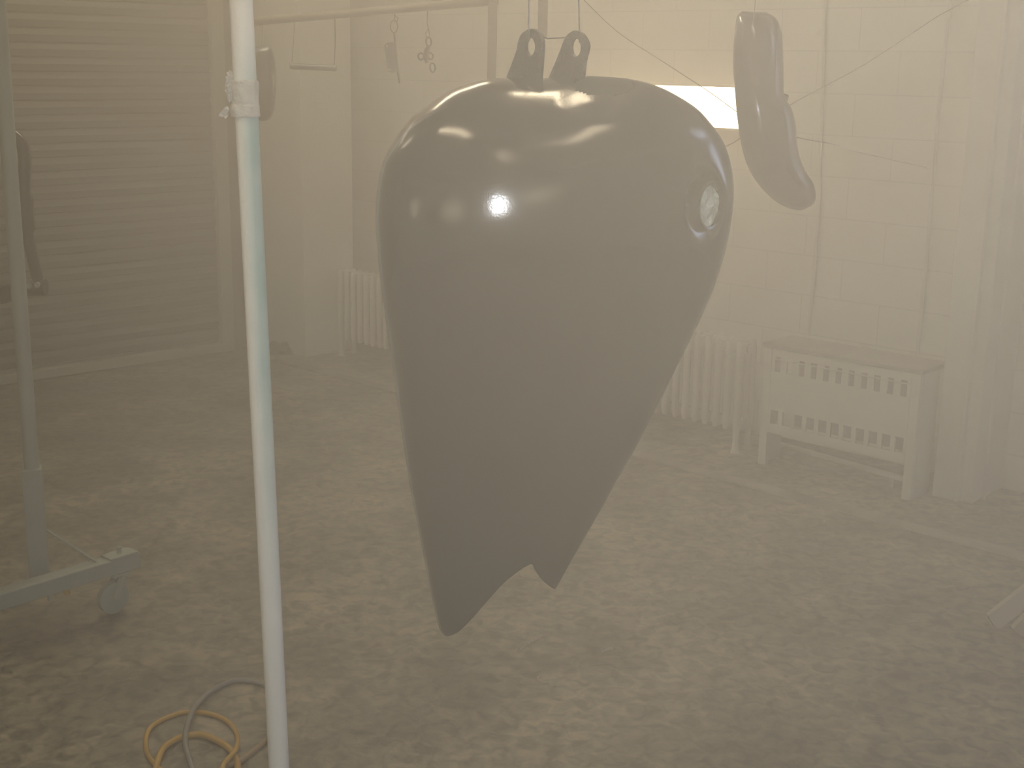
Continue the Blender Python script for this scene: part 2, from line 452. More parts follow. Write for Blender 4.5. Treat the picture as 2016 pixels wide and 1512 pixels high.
# radiator cover
cL = on_z(1491, 912); cR = on_z(1793, 986)
t_c = max((cL - CORN).dot(NR), (cR - CORN).dot(NR)); s0, s1 = sR(cL), sR(cR)
hc = z_over(cR, 728)
cdp = 0.235
cov = thing('radiator_cover', frame_R((s0 + s1) / 2, t_c - cdp / 2), 'cream metal radiator cover with two rows of slots, right of the radiators', 'radiator cover')
LEG = 0.04
for a, b_ in ((s0, s0 + LEG), (s1 - LEG, s1)):
    bm = B(); wbox(bm, CORN, -D2, NR, a, b_, t_c - 0.03, t_c, 0, hc - 0.02, 0.003); obj('leg', bm, M_cover, cov)
    bm = B(); wbox(bm, CORN, -D2, NR, a + (0.0 if a == s0 else LEG - 0.012), b_ - (LEG - 0.012 if a == s0 else 0.0), t_c - cdp * 0.74, t_c - 0.031, 0.0, hc - 0.02, 0.002); obj('side_panel', bm, M_cover, cov)
# front panel with slots: horizontal bands and the bars between slots
za, zb, zc, zd = 0.155, 0.195, 0.262, hc - 0.125
ze, zf = hc - 0.055, hc - 0.022
bm = B()
i0, i1 = s0 + LEG + 0.001, s1 - LEG - 0.001
wbox(bm, CORN, -D2, NR, i0, i1, t_c - 0.012, t_c - 0.002, za, zb)
wbox(bm, CORN, -D2, NR, i0, i1, t_c - 0.012, t_c - 0.002, zc, zd)
wbox(bm, CORN, -D2, NR, i0, i1, t_c - 0.012, t_c - 0.002, ze, zf)
ns = 11; wd = (i1 - i0) / ns
for k in range(ns + 1):
    c = i0 + k * wd; hw = 0.0105
    a, b_ = max(i0, c - hw), min(i1, c + hw)
    wbox(bm, CORN, -D2, NR, a, b_, t_c - 0.012, t_c - 0.002, zb, zc)
    wbox(bm, CORN, -D2, NR, max(i0, c - 0.016), min(i1, c + 0.016), t_c - 0.012, t_c - 0.002, zd, ze)
obj('slotted_front_panel', bm, M_cover, cov)
bm = B(); tube(bm, [frame_R(i0, t_c + 0.002, ze - 0.012), frame_R(i1, t_c + 0.002, ze - 0.012)], 0.0028, 8); obj('front_rod', bm, M_cover, cov, smooth=True)
bm = B(); wbox(bm, CORN, -D2, NR, s0 - 0.008, s1 + 0.008, t_c - cdp, t_c + 0.006, hc - 0.021, hc, 0.006); tp = obj('top', bm, M_covtop, cov); tp['label'] = 'dusty brown top'
bm = B(); wbox(bm, CORN, -D2, NR, i0, i1, t_c - cdp + 0.001, t_c - cdp + 0.01, 0.14, hc - 0.022); obj('back_panel', bm, M_jamb, cov)
# pipe low on the wall behind the cover
pa = on_z(1508, 867, 0.05); pb = on_z(1786, 945, 0.05)
bm = B(); tube(bm, [pa, pb], 0.013, 12); q1 = pa.lerp(pb, 0.1); q2 = pa.lerp(pb, 0.9)
tube(bm, [zv(q1, 0), zv(q1, 0.05)], 0.010, 10); tube(bm, [zv(q2, 0), zv(q2, 0.05)], 0.010, 10)
tag(obj('heating_pipe', bm, M_trim, smooth=True), 'pale heating pipe running low along the floor under the metal radiator cover', 'pipe')

# vertical conduits on the right wall
def conduit(pts, r, label, off, m=M_trim, clip=None):
    P = [on_right(x, y, off) for x, y in pts]
    bm = B(); tube(bm, P, r, 12)
    if clip:
        q = on_right(clip[0], clip[1], off / 2); obox(bm, q, -D2 * 0.022, NR * (off / 2 + r), Vector((0, 0, 0.012)), 0.003)
    return tag(obj('conduit', bm, m, smooth=True), label, 'pipe', 'thin conduits on the block wall')
conduit([(1628, -80), (1624, 0), (1611, 430), (1592, 662)], 0.008, 'thin vertical conduit on the block wall with a small clip, ending above the radiator cover', 0.012, clip=(1617, 64))
conduit([(1878, -80), (1871, 0), (1846, 229), (1828, 460), (1805, 704)], 0.008, 'thin leaning conduit on the block wall, ending behind the right end of the cover', 0.012)

# pilaster and the pipes beside it
pL = on_z(1834, 976); t_p = (pL - CORN).dot(NR); sp_ = sR(pL)
sp2 = sR(on_z(1880, 986))
bm = B(); wbox(bm, CORN, -D2, NR, sp_, sp2, 0.0, t_p, 0, HT - 0.01, 0.004); struct('trim_4', bm, M_trim)
bm = B(); wbox(bm, CORN, -D2, NR, sp2 + 0.002, sp2 + 0.018, 0.0, t_p + 0.012, 0, HT - 0.01, 0.004)
struct('trim_5', bm, M_trim)
bm = B(); wbox(bm, CORN, -D2, NR, sR(on_z(1897, 982)), sR(on_z(1923, 988)), 0.0, t_p - 0.01, 0, HT - 0.01, 0.01)
struct('trim_6', bm, M_trim)
q = on_z(1934, 982)
bm = B(); tube(bm, [zv(q, 0), zv(q, 1.5), zv(q, HT - 0.01)], 0.013, 14)
tag(obj('standpipe', bm, M_trim, smooth=True), 'pale round pipe rising from floor to ceiling right of the wall pilaster', 'pipe')

# lit fixture on the wall, behind the tank and the fender
lampL = on_right(1150, 212, 0.06); lampR = on_right(1492, 212, 0.06)
lc = (lampL + lampR) / 2; lw = (lampR - lampL).length / 2
zl0 = z_over(on_right(1400, 252, 0.06), 251); zl1 = z_over(on_right(1400, 170, 0.06), 170)
lc.z = (zl0 + zl1) / 2; lh = (zl1 - zl0) / 2
lt = thing('wall_light', zv(lc, zl0), 'glowing warm light fixture on the wall, seen between the tank and the long fender', 'light')
bm = B(); dd = -D2
obox(bm, lc - NR * 0.03, dd * (lw + 0.012), NR * 0.028, Vector((0, 0, lh + 0.012)), 0.003); obj('housing', bm, M_trim, lt)
bm = B()
for sgn in (-1, 1):
    obox(bm, lc + Vector((0, 0, sgn * (lh + 0.004))) + NR * 0.006, dd * (lw + 0.012), NR * 0.010, Vector((0, 0, 0.006)), 0.001)
    obox(bm, lc + dd * sgn * (lw + 0.004) + NR * 0.006, dd * 0.006, NR * 0.010, Vector((0, 0, lh - 0.003)), 0.001)
obj('rim', bm, M_trim, lt)
bm = B(); obox(bm, lc + NR * 0.003, dd * (lw - 0.002), NR * 0.004, Vector((0, 0, lh - 0.002))); obj('lens', bm, M_lamp, lt)

# ------------------------------------------------------------------ back rack (bar on two posts) and the parts hung from it
YB = 6.0
bl = on_Y(470, 45, YB); br_ = on_Y(970, 2, YB - 0.15)
rk = thing('hanging_rack', (bl.x * .5 + br_.x * .5, YB, 0), 'brown bar on two posts at the back of the room, small parts hang from it', 'rack')
bm = B(); tube(bm, [bl - (br_ - bl) * 0.02, br_ + (br_ - bl) * 0.02], 0.0175, 12); obj('crossbar', bm, M_wood, rk, smooth=True)
bm = B(); obox(bm, (br_.x, br_.y, br_.z / 2 + 0.05), (0.019, 0, 0), (0, 0.019, 0), (0, 0, br_.z / 2 + 0.05), 0.003); obj('post', bm, M_wood, rk)
bm = B(); tube(bm, [(bl.x + 0.012, bl.y, bl.z + 0.03), (bl.x + 0.062, bl.y, 0)], 0.017, 12); obj('post', bm, M_wood, rk)
for q in (br_, bl + Vector((0.062, 0, 0))):
    bm = B(); obox(bm, (q.x, q.y, 0.006), (0.03, 0, 0), (0, 0.03, 0), (0, 0, 0.006), 0.002); obj('foot', bm, M_wood, rk)
# board hanging down from the ceiling
h0 = on_Y(1067, 0, 5.6); h1 = on_Y(1068, 74, 5.6)
bm = B(); obox(bm, (h1.x, h1.y, (HT + h1.z) / 2), (0.020, 0, 0), (0, 0.012, 0), (0, 0, (HT - h1.z) / 2), 0.003)
tag(obj('hanging_board', bm, M_wood), 'narrow brown board hanging straight down behind the left tank bracket', 'board')

def bar_at(x):
    k = (x - 470) / 500.0
    return bl + (br_ - bl) * k
def part_Y(x): return bar_at(x).y
def wire_loop(bm, a, b_, r=0.0022):
    tube(bm, [a, b_], r, 6)
def hang_wire(paths, Y, label, r=0.0022):
    bm = B()
    for p in paths: tube(bm, [on_Y(x, y, Y) for x, y in p], r, 6)
    return tag(obj('hanging_wire', bm, M_wire, smooth=True), label, 'wire', 'wires holding the hung parts')
def plate(bm, outline, Y, th, holes=(), n=None, p=None):
    """outline in pixels -> a solid plate in the plane Y (or the plane p,n), bevel-free; holes are lists of pixel points"""
    n = n or Vector((0, 1, 0)); p = p or Vector((0, Y, 0))
    o3 = [on_plane(x, y, p, n) for x, y in outline]
    hs = [[on_plane(x, y, p, n) for x, y in h] for h in holes]
    edges = []
    for loop in [o3] + hs:
        vs = [bm.verts.new(v - n * th / 2) for v in loop]
        for i in range(len(vs)): edges.append(bm.edges.new((vs[i], vs[(i + 1) % len(vs)])))
    r = bmesh.ops.triangle_fill(bm, use_beauty=True, use_dissolve=False, edges=edges)
    fs = [g for g in r['geom'] if isinstance(g, bmesh.types.BMFace)]
    e = bmesh.ops.extrude_face_region(bm, geom=fs)
    bmesh.ops.translate(bm, verts=[g for g in e['geom'] if isinstance(g, bmesh.types.BMVert)], vec=n * th)
    return bm
def ell(cx, cy, rx, ry, n=20, rot=0.0):
    return [(cx + rx * math.cos(2 * PI * k / n) * math.cos(rot) - ry * math.sin(2 * PI * k / n) * math.sin(rot),
             cy + rx * math.cos(2 * PI * k / n) * math.sin(rot) + ry * math.sin(2 * PI * k / n) * math.cos(rot)) for k in range(n)]
# 1 rounded side cover
Yc = part_Y(500) - 0.06
out = [(p.x, p.y) for p in spline([Vector(q + (0,)) for q in [(478, 98), (500, 93), (526, 92), (535, 103), (540, 135), (541, 170), (539, 205), (532, 231), (517, 238), (492, 232), (478, 222), (472, 160)]], 4, closed=True)]
bm = B()
# bulged pan: nested rings
ctr = on_Y(506, 165, Yc); rim = [on_Y(x, y, Yc) for x, y in out]
rings = []
for k, off in ((1.0, 0.03), (1.0, 0.0), (0.93, -0.012), (0.8, -0.022), (0.55, -0.03), (0.25, -0.033)):
    rings.append([bm.verts.new(ctr + (v - ctr) * k + Vector((0, off, 0))) for v in rim])
N = len(rim)
for a, b_ in zip(rings[:-1], rings[1:]):
    for i in range(N): bm.faces.new((a[i], a[(i + 1) % N], b_[(i + 1) % N], b_[i]))
bm.faces.new(rings[-1]); bm.faces.new(rings[0][::-1])
tag(obj('side_cover', bm, M_black2, smooth=True), 'black rounded side cover hanging behind the front pole', 'motorcycle part')
hang_wire([[(519, 42), (518, 50), (516, 94), (508, 98), (499, 94), (500, 44)]], Yc, 'thin wires holding the black rounded side cover')
# 2 round bar
Yr = part_Y(617)
a = on_Y(573, 130.5, Yr); b_ = on_Y(661, 134.5, Yr); d = (b_ - a).normalized()
bm = B(); tube(bm, [a - d * 0.004, a, b_, b_ + d * 0.004], [0.010, 0.0135, 0.0135, 0.010], 14)
tag(obj('round_bar', bm, M_black2, smooth=True), 'short black round bar hanging level between two thin wires', 'motorcycle part')
hang_wire([[(580, 37), (579, 70), (575, 126)]], Yr, 'thin wire at the left end of the short black bar')
hang_wire([[(659, 30), (660, 80), (658, 129)]], Yr, 'thin wire at the right end of the short black bar')
# 3 plate bracket
Yp = part_Y(770)
bk = thing('plate_bracket', on_Y(772, 165, Yp), 'black plate bracket with a thin side bar hanging from two linked wire rings', 'motorcycle part')
bm = B(); plate(bm, [(757, 90), (762, 84), (774, 83), (781, 92), (784, 140), (770, 143), (764, 138), (760, 110)], Yp, 0.012, holes=[ell(762, 90.5, 2.4, 2.6, 10), ell(767, 138, 2.4, 2.6, 10)]); obj('plate', bm, M_black2, bk)
bm = B(); tube(bm, [on_Y(776, 64, Yp), on_Y(779, 95, Yp), on_Y(783, 140, Yp), on_Y(786.5, 164, Yp)], [0.004, 0.0055, 0.0055, 0.0035], 10); obj('side_bar', bm, M_black2, bk, smooth=True)
hang_wire([[(776, 20), (778, 30), (776, 39)], [(776, 30), (784, 36), (782, 42), (776, 42)], ell(776, 52, 7, 12, 16)[:16] + [ell(776, 52, 7, 12, 16)[0]]], Yp, 'linked wire rings above the black plate bracket')
# 4 ringed clamp
Yk = part_Y(842)
kl = thing('ring_clamp', on_Y(842, 143, Yk), 'black clamp of four open rings hanging by one thin wire', 'motorcycle part')
for (cx, cy, rx, ry, rr) in ((844.5, 82, 5.2, 9, 0.0045), (829, 111, 5.5, 6.5, 0.004), (848, 110, 5.2, 6.5, 0.004), (852, 133, 5, 9, 0.004)):
    bm = B(); tube(bm, [on_Y(x, y, Yk) for x, y in ell(cx, cy, rx, ry, 20, -0.12)], rr, 8, closed=True); obj('ring', bm, M_black2, kl, smooth=True)
bm = B(); tube(bm, [on_Y(845, 90, Yk), on_Y(840, 100, Yk), on_Y(838, 112, Yk), on_Y(841, 124, Yk)], [0.008, 0.013, 0.014, 0.008], 12); obj('clamp_body', bm, M_black2, kl, smooth=True)
hang_wire([[(839, 15), (842, 22), (841, 45), (843, 56)], [(844, 56), (838, 66), (840, 76)], [(844, 56), (846, 74)]], Yk, 'thin wire holding the black clamp of rings')

# ------------------------------------------------------------------ the tank
YT = 1.75
def curve_px(pts, n):
    """resample a pixel polyline (smoothed) to n+1 points, even in arc length"""
    sp = [Vector((x, y, 0)) for x, y in pts]
    d = [0.0]
    for i in range(1, len(sp)): d.append(d[-1] + (sp[i] - sp[i - 1]).length)
    return sp, d
def at(sp, d, t):
    L = d[-1] * t
    for i in range(1, len(sp)):
        if L <= d[i] or i == len(sp) - 1:
            k = (L - d[i - 1]) / max(1e-9, d[i] - d[i - 1]); return sp[i - 1].lerp(sp[i], k)
Lpx = [(812, 230), (788, 259), (769, 289), (754, 319), (744.5, 360), (740, 402), (739, 436), (743, 492), (748, 549), (756, 610), (769, 700), (783, 800), (792, 861), (806, 952), (818, 1013), (833, 1089), (851, 1180), (860, 1220), (866, 1240)]
Rpx = [(1406, 251), (1425, 281), (1438, 319), (1444, 360), (1444, 398), (1438, 447), (1429, 492), (1414, 541), (1399, 583), (1384, 617), (1340, 707), (1294, 800), (1277, 833), (1247, 891), (1216, 943), (1186, 998), (1155, 1052), (1125, 1104), (1104, 1142), (1093, 1161)]
Tpx = [(812, 230), (844, 206), (886, 179), (927, 164), (961, 156), (1003, 153), (1050, 154), (1100, 153), (1154, 150), (1187, 151), (1229, 154), (1267, 161), (1301, 172), (1338, 191), (1376, 217), (1406, 251)]
Bpx = [(866, 1240), (877, 1252), (891, 1250), (906, 1241), (930, 1217), (973, 1168), (994, 1146), (1019, 1126), (1034, 1116), (1047, 1111), (1053, 1122), (1064, 1138), (1079, 1152), (1093, 1161)]
Lc, Rc, Tc, Bc = [curve_px([(p.x, p.y) for p in spline([Vector(q + (0,)) for q in P], 4)], 0) for P in (Lpx, Rpx, Tpx, Bpx)]
NU, NV = 150, 180
def ss(a, b_, x):
    t = min(1, max(0, (x - a) / (b_ - a))); return t * t * (3 - 2 * t)
def coons(u, v):
    T = at(*Tc, u); Bq = at(*Bc, u); Lq = at(*Lc, v); Rq = at(*Rc, v)
    c00, c10, c01, c11 = Tc[0][0], Tc[0][-1], Bc[0][0], Bc[0][-1]
    return T * (1 - v) + Bq * v + Lq * (1 - u) + Rq * u - (c00 * (1 - u) * (1 - v) + c10 * u * (1 - v) + c01 * (1 - u) * v + c11 * u * v)
def px_at_uv(u, v): p = coons(u, v); return p.x, p.y
PEAK_U = 0.335
def depth_front(u, v, px, py):
    s = min(1.0, abs(2 * u ** (math.log(0.5) / math.log(PEAK_U)) - 1))
    pr = (1 - s * s) ** 0.5
    dome = min(1.0, 1 - (1 - min(1, v / 0.36)) ** 3.0) ** 0.5
    Fv = 0.045 + 0.125 * (1 - ss(0.26, 1.05, v))
    # right lobe stays fuller
    d_ = Fv * pr * dome
    # shallow valley between the two lobes, running down from the neck and fading
    d_ -= 0.001 * math.exp(-((px - 1085) / 75.0) ** 2) * ss(0.02, 0.10, v) * (1 - ss(0.15, 0.42, v))
    # scooped ring around the filler
    r = math.hypot((px - 1390) / 0.52, (py - 402)) 
    d_ -= 0.020 * math.exp(-(r / 62.0) ** 4) * (1.0 if d_ > 0.0 else 0)
    # steering neck recess at the top, right of the brackets
    e = ((px - 1172) / 74.0) ** 2 + ((py - 196) / 44.0) ** 2
    d_ -= 0.0035 * (1 - ss(0.10, 1.15, e)) * ss(150, 158, py)
    return d_
def depth_back(u, v):
    s = min(1.0, abs(u - 0.5) * 2)
    pr = (1 - s ** 2.6) ** 0.5
    dome = (1 - (1 - min(1, v / 0.16)) ** 2.2) ** 0.5
    Bv = 0.03 + 0.11 * (1 - ss(0.2, 1.0, v))
    tun = 1 - 0.55 * math.exp(-((u - 0.5) / 0.13) ** 2)     # the frame tunnel
    return Bv * pr * dome * tun
def warp(t): return 0.5 - 0.5 * math.cos(PI * t)
bm = B()
front = {}; back = {}
for j in range(NV + 1):
    v = (j / NV)
    v = 0.5 * v + 0.5 * v ** 2.0
    for i in range(NU + 1):
        u = warp(i / NU)
        x, y = px_at_uv(u, v)
        rim = i in (0, NU) or j == 0
        p = on_Y(x, y, YT)
        df = 0 if rim else depth_front(u, v, x, y)
        front[i, j] = bm.verts.new(on_Y(x, y, YT - df))
        if rim: back[i, j] = front[i, j]
        else: back[i, j] = bm.verts.new(p + Vector((0, depth_back(u, v), 0)))
for j in range(NV):
    for i in range(NU):
        for d_, flip in ((front, False), (back, True)):
            q = [d_[i, j], d_[i + 1, j], d_[i + 1, j + 1], d_[i, j + 1]]
            if flip: q = q[::-1]
            try: bm.faces.new(q)
            except ValueError: pass
for i in range(NU):
    q = []
    for vv in (front[i, NV], front[i + 1, NV], back[i + 1, NV], back[i, NV]):
        if vv not in q: q.append(vv)
    if len(q) > 2:
        try: bm.faces.new(q)
        except ValueError: pass
tank_c = on_Y(1090, 600, YT)
tank = thing('fuel_tank', on_Y(1000, 1250, YT), 'large glossy black heart-shaped motorcycle fuel tank hung nose up in the haze', 'fuel tank')
shell = obj('tank_shell', bm, M_black, tank, smooth=True, ang=60)
shell.data.materials.append(M_matte)
for pl in shell.data.polygons:            # steering neck's dark hollow, put in as a less reflective matt patch
    c_ = pl.center + ORG[shell] - CAM
    if pl.normal.y < 0.3:
        x_ = 1008 + F_PX * c_.dot(_R) / c_.dot(_F); y_ = 756 - F_PX * c_.dot(_U) / c_.dot(_F)
        if ((x_ - 1190) / 60.0) ** 2 + ((y_ - 168) / 21.0) ** 2 < 1 and x_ > 1128 and pl.center.y + ORG[shell].y < YT: pl.material_index = 1
# filler opening: neck ring and crumpled tape over it, set on the shell where it is seen
def tank_pt(x, y):
    """point and normal on the front surface near pixel x,y"""
    best = None; me = shell.data
    d = ray(x, y)
    for pl in me.polygons:
        c = pl.center + ORG[shell]
        vv = c - CAM
        k = vv.cross(d).length
        if pl.normal.dot(d) < -0.02 and (best is None or k < best[0]): best = (k, c, pl.normal.copy())
    return best[1], best[2]
pf, nf = tank_pt(1384, 406)
nf = (nf * 0.6 + Vector((0.86, -0.48, 0.02)).normalized() * 0.9).normalized()
def disc_frame(n):
    a = n.cross(Vector((0, 0, 1))).normalized(); b_ = a.cross(n).normalized(); return a, b_
fa, fb = disc_frame(nf)
R_f = 0.0285
pf = pf + nf * 0.007
bm = B()
rows = [(R_f + 0.003, -0.02), (R_f + 0.003, 0.003), (R_f + 0.0012, 0.0048), (R_f - 0.002, 0.004), (R_f - 0.003, -0.012)]
rg = [[bm.verts.new(pf + (fa * math.cos(2 * PI * k / 40) + fb * math.sin(2 * PI * k / 40)) * r + nf * h) for k in range(40)] for r, h in rows]
for a, b_ in zip(rg[:-1], rg[1:]):
    for k in range(40): bm.faces.new((a[k], a[(k + 1) % 40], b_[(k + 1) % 40], b_[k]))
neck = obj('filler_neck', bm, M_black, tank, smooth=True)
bm = B(); prev = None
for rr in range(9):
    r = (R_f - 0.0015) * rr / 8
    if rr == 0: cur = [bm.verts.new(pf + nf * 0.003)]
    else:
        cur = []
        for k in range(32):
            q = pf + (fa * math.cos(2 * PI * k / 32) + fb * math.sin(2 * PI * k / 32)) * r
            cur.append(bm.verts.new(q + nf * (0.001 + 0.0045 * noise.noise(q * 70))))
    if prev is not None:
        for k in range(32):
            if len(prev) == 1: bm.faces.new((prev[0], cur[k], cur[(k + 1) % 32]))
            else: bm.faces.new((prev[k], cur[k], cur[(k + 1) % 32], prev[(k + 1) % 32]))
    prev = cur
tc_ = obj('tape_cover', bm, M_ctape, neck, smooth=True, ang=25)
tc_['label'] = 'crumpled pale green tape'
# mounting brackets, turned so that their right-hand edge is nearer
yaw = math.radians(52)
nb = Vector((math.sin(yaw), math.cos(yaw), 0))
def bracket(outline, hole, base_px, yb):
    p = on_Y(base_px[0], base_px[1], yb)
    ol = [(q.x, q.y) for q in spline([Vector(q + (0,)) for q in outline], 3)]
    bm = B(); plate(bm, ol, 0, 0.0055, holes=[ell(*hole, 28)], n=nb, p=p)
    bmesh.ops.remove_doubles(bm, verts=bm.verts, dist=1e-6)
    o = obj('mounting_bracket', bm, M_tab, tank)
    md = o.modifiers.new('bevel', 'BEVEL'); md.width = 0.0013; md.segments = 2; md.limit_method = 'ANGLE'; md.angle_limit = math.radians(50)
    return o
bracket([(993, 172), (999, 153), (1014, 114), (1020, 95), (1022, 82.5), (1028, 68), (1038, 59.5), (1050, 56.5), (1061, 61), (1068, 70), (1071, 89), (1069, 119), (1066, 159), (1065, 176), (1030, 180)],
        (1046.5, 92, 9.2, 17.5), (1046, 120), YT - 0.012)
bracket([(1074, 176), (1080.6, 157), (1095, 124), (1107.6, 92), (1115.5, 73), (1125, 63.5), (1134.6, 60), (1147, 65), (1155, 75), (1160, 89), (1157.6, 105), (1153.6, 121), (1150, 151), (1145, 187), (1128, 198), (1095, 190)],
        (1136, 93.6, 9.6, 17.5), (1125, 120), YT - 0.012)
# wires that carry the tank
bm = B()
Yw = YT - 0.012
def up_to(p, z): return Vector((p.x, p.y, z))
def wy(x, y): return on_Y(x, y, Yw)
a = on_plane(1042, 75, on_Y(1046, 120, Yw), nb); 
top_l = up_to(a + Vector((-0.003, 0, 0)), HT)
tube(bm, [top_l, a + Vector((-0.001, 0, 0.09)), wy(1041, 62), wy(1040, 57), a + Vector((0, -0.006, 0.0))], 0.0011, 6)
b2 = on_plane(1141, 70, on_Y(1125, 120, Yw), nb)
tube(bm, [up_to(b2 + Vector((-0.004, 0, 0)), HT), b2 + Vector((-0.003, 0, 0.06)), wy(1141, 66), b2 + Vector((0, -0.006, -0.008))], 0.0011, 6)
tube(bm, [wy(1066, 72), wy(1078, 76), wy(1095, 75), wy(1112, 74), wy(1134, 76)], 0.001, 6)
tag(obj('hanging_wire', bm, M_wire, smooth=True), 'steel wire carrying the big black fuel tank by its two brackets', 'wire')

# ------------------------------------------------------------------ the fender
YF = 3.7
ctrl = [  # left edge, right edge pairs down the length
    ((1462, 22), (1508, 24)), ((1449, 33), (1524, 36)), ((1443, 60), (1532, 62)), ((1438, 95), (1533, 95)), ((1436, 130), (1532, 128)),
    ((1436, 160), (1531, 160)), ((1438, 195), (1532, 188)), ((1441, 230), (1545, 212)), ((1446, 265), (1553, 245)), ((1454, 300), (1556, 278)),
    ((1466, 330), (1563, 308)), ((1482, 355), (1577, 336)), ((1505, 380), (1592, 356)), ((1532, 400), (1599, 377)), ((1560, 411), (1599, 395)), ((1576, 413), (1590, 406))]
Ls = spline([Vector((a[0], a[1], 0)) for a, _ in ctrl], 5); Rs = spline([Vector((b_[0], b_[1], 0)) for _, b_ in ctrl], 5)
fend = thing('fender', on_Y(1560, 413, YF), 'long curved glossy black fender hanging right of the fuel tank', 'fender')
bm = B(); NN = 24; g = {}; gi = {}
for j, (a, b_) in enumerate(zip(Ls, Rs)):
    k = j / (len(Ls) - 1)
    bow = 0.09 * math.sin(PI * k)                       # the whole arc bows towards the viewer in its middle
    cap_ = min(1, math.sin(PI * min(0.5, max(0.012, min(k, 1 - k) / 0.12 * 0.5))))
    for i in range(NN + 1):
        u = warp(i / NN); q = a.lerp(b_, u)
        pr = (1 - abs(2 * u - 0.86 if u < 0.43 else (u - 0.43) / 0.57) ** 2.2) ** 0.5 if 0 < u < 1 else 0
        pr = max(0.0, 1 - (abs(u - 0.42) / (0.42 if u < 0.42 else 0.58)) ** 2.3) ** 0.5
        p = on_Y(q.x, q.y, YF)
        g[i, j] = bm.verts.new(p + Vector((0, -bow - 0.065 * pr * cap_, 0)))
        mid = a.lerp(b_, 0.5); qi = mid + (q - mid) * 0.955; pi_ = on_Y(qi.x, qi.y, YF)
        gi[i, j] = bm.verts.new(pi_ + Vector((0, -bow - 0.059 * pr * cap_ + 0.004, 0)))
NJ = len(Ls) - 1
for j in range(NJ):
    for i in range(NN):
        bm.faces.new((g[i, j], g[i + 1, j], g[i + 1, j + 1], g[i, j + 1])); bm.faces.new((gi[i, j + 1], gi[i + 1, j + 1], gi[i + 1, j], gi[i, j]))
    for i in (0, NN): bm.faces.new((g[i, j], g[i, j + 1], gi[i, j + 1], gi[i, j]))
for i in range(NN):
    for j in (0, NJ): bm.faces.new((g[i, j], g[i + 1, j], gi[i + 1, j], gi[i, j]))
obj('fender_shell', bm, M_black, fend, smooth=True)
bm = B(); obox(bm, on_Y(1537, 206, YF - 0.02), Vector((0.012, 0, -0.004)), Vector((0, 0.02, 0)), Vector((0.006, 0, 0.03)), 0.004); obj('side_tab', bm, M_black, fend)
bm = B(); q = on_Y(1486, 24, YF - 0.03); tube(bm, [q - Vector((0, 0, 0.01)), q, zv(q, HT)], 0.0012, 6)
tag(obj('hanging_wire', bm, M_wire, smooth=True), 'thin wire rising from the top of the long black fender', 'wire')
# the two stay cords
def cord(pts, label):
    bm = B(); P = [on_Y(x, y, Y) for x, y, Y in pts]
    tube(bm, spline(P, 4), 0.0013, 6); return tag(obj('stay_cord', bm, M_cord, smooth=True), label, 'cord', 'thin cords stretched across the room to the fender')
cord([(1140, -10, 4.5), (1215, 62, 4.4), (1300, 118, 4.25), (1398, 182, 4.05), (1470, 232, 3.85), (1560, 268, 3.75), (1640, 284, 4.1), (1700, 302, 4.5), (1830, 331, 5.2)],
     'thin cord slanting down across the glowing wall light, past the fender to the right wall')
cord([(1425, 290, 3.95), (1455, 274, 3.85), (1545, 213, 3.72), (1620, 172, 3.9), (1700, 128, 4.1), (1790, 70, 4.3), (1850, 30, 4.45), (1930, -12, 4.7)],
     'thin cord rising to the right from the middle of the long fender')

# ------------------------------------------------------------------ front pole with its tape
pt = on_Y(474.5, 0, 2.4); pb_ = on_Y(549.5, 1512, 2.4); dp = (pt - pb_) / (pt.z - pb_.z)
base = pb_ + dp * (0 - pb_.z); topp = pb_ + dp * (2.5 - pb_.z)
pole = thing('pole', (base.x, base.y, 0), 'tall white painted pipe standing nearest the camera, wrapped with tape near its top', 'pole')
RP = 0.0204
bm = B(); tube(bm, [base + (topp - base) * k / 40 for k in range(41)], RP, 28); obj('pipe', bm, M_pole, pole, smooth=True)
bm = B(); tube(bm, [(base.x, base.y, 0), (base.x, base.y, 0.008), (base.x, base.y, 0.010), (base.x, base.y, 0.03)], [0.07, 0.07, 0.03, 0.028], 28); obj('base_flange', bm, M_rack, pole)
ztop = z_over(base, 158); zbot = z_over(base, 231)
bm = B(); nz_, nk = 26, 36; rings = []
for j in range(nz_ + 1):
    z = zbot + (ztop - zbot) * j / nz_
    c = pb_ + dp * (z - pb_.z); ring = []
    for k in range(nk):
        th = 2 * PI * k / nk
        edge = 0.0 if 0 < j < nz_ else -0.0016
        lump = 0.0022 * noise.noise(Vector((math.cos(th) * 2.2, math.sin(th) * 2.2, z * 45))) + 0.0016 * (1 if z < zbot + 0.022 else 0)
        left = 0.0045 * max(0, math.cos(th - PI)) * (0.4 + abs(noise.noise(Vector((3.1, 0, z * 60)))))
        r = RP + 0.0022 + lump + left + edge
        dz = 0.006 * noise.noise(Vector((math.cos(th) * 1.3, math.sin(th) * 1.3, 5.0))) * (1 if j == nz_ else 0)
        ring.append(bm.verts.new(c + Vector((math.cos(th) * r, math.sin(th) * r, dz))))
    rings.append(ring)
for a, b_ in zip(rings[:-1], rings[1:]):
    for k in range(nk): bm.faces.new((a[k], a[(k + 1) % nk], b_[(k + 1) % nk], b_[k]))
obj('tape_wrap', bm, M_tape, pole, smooth=True, ang=35)
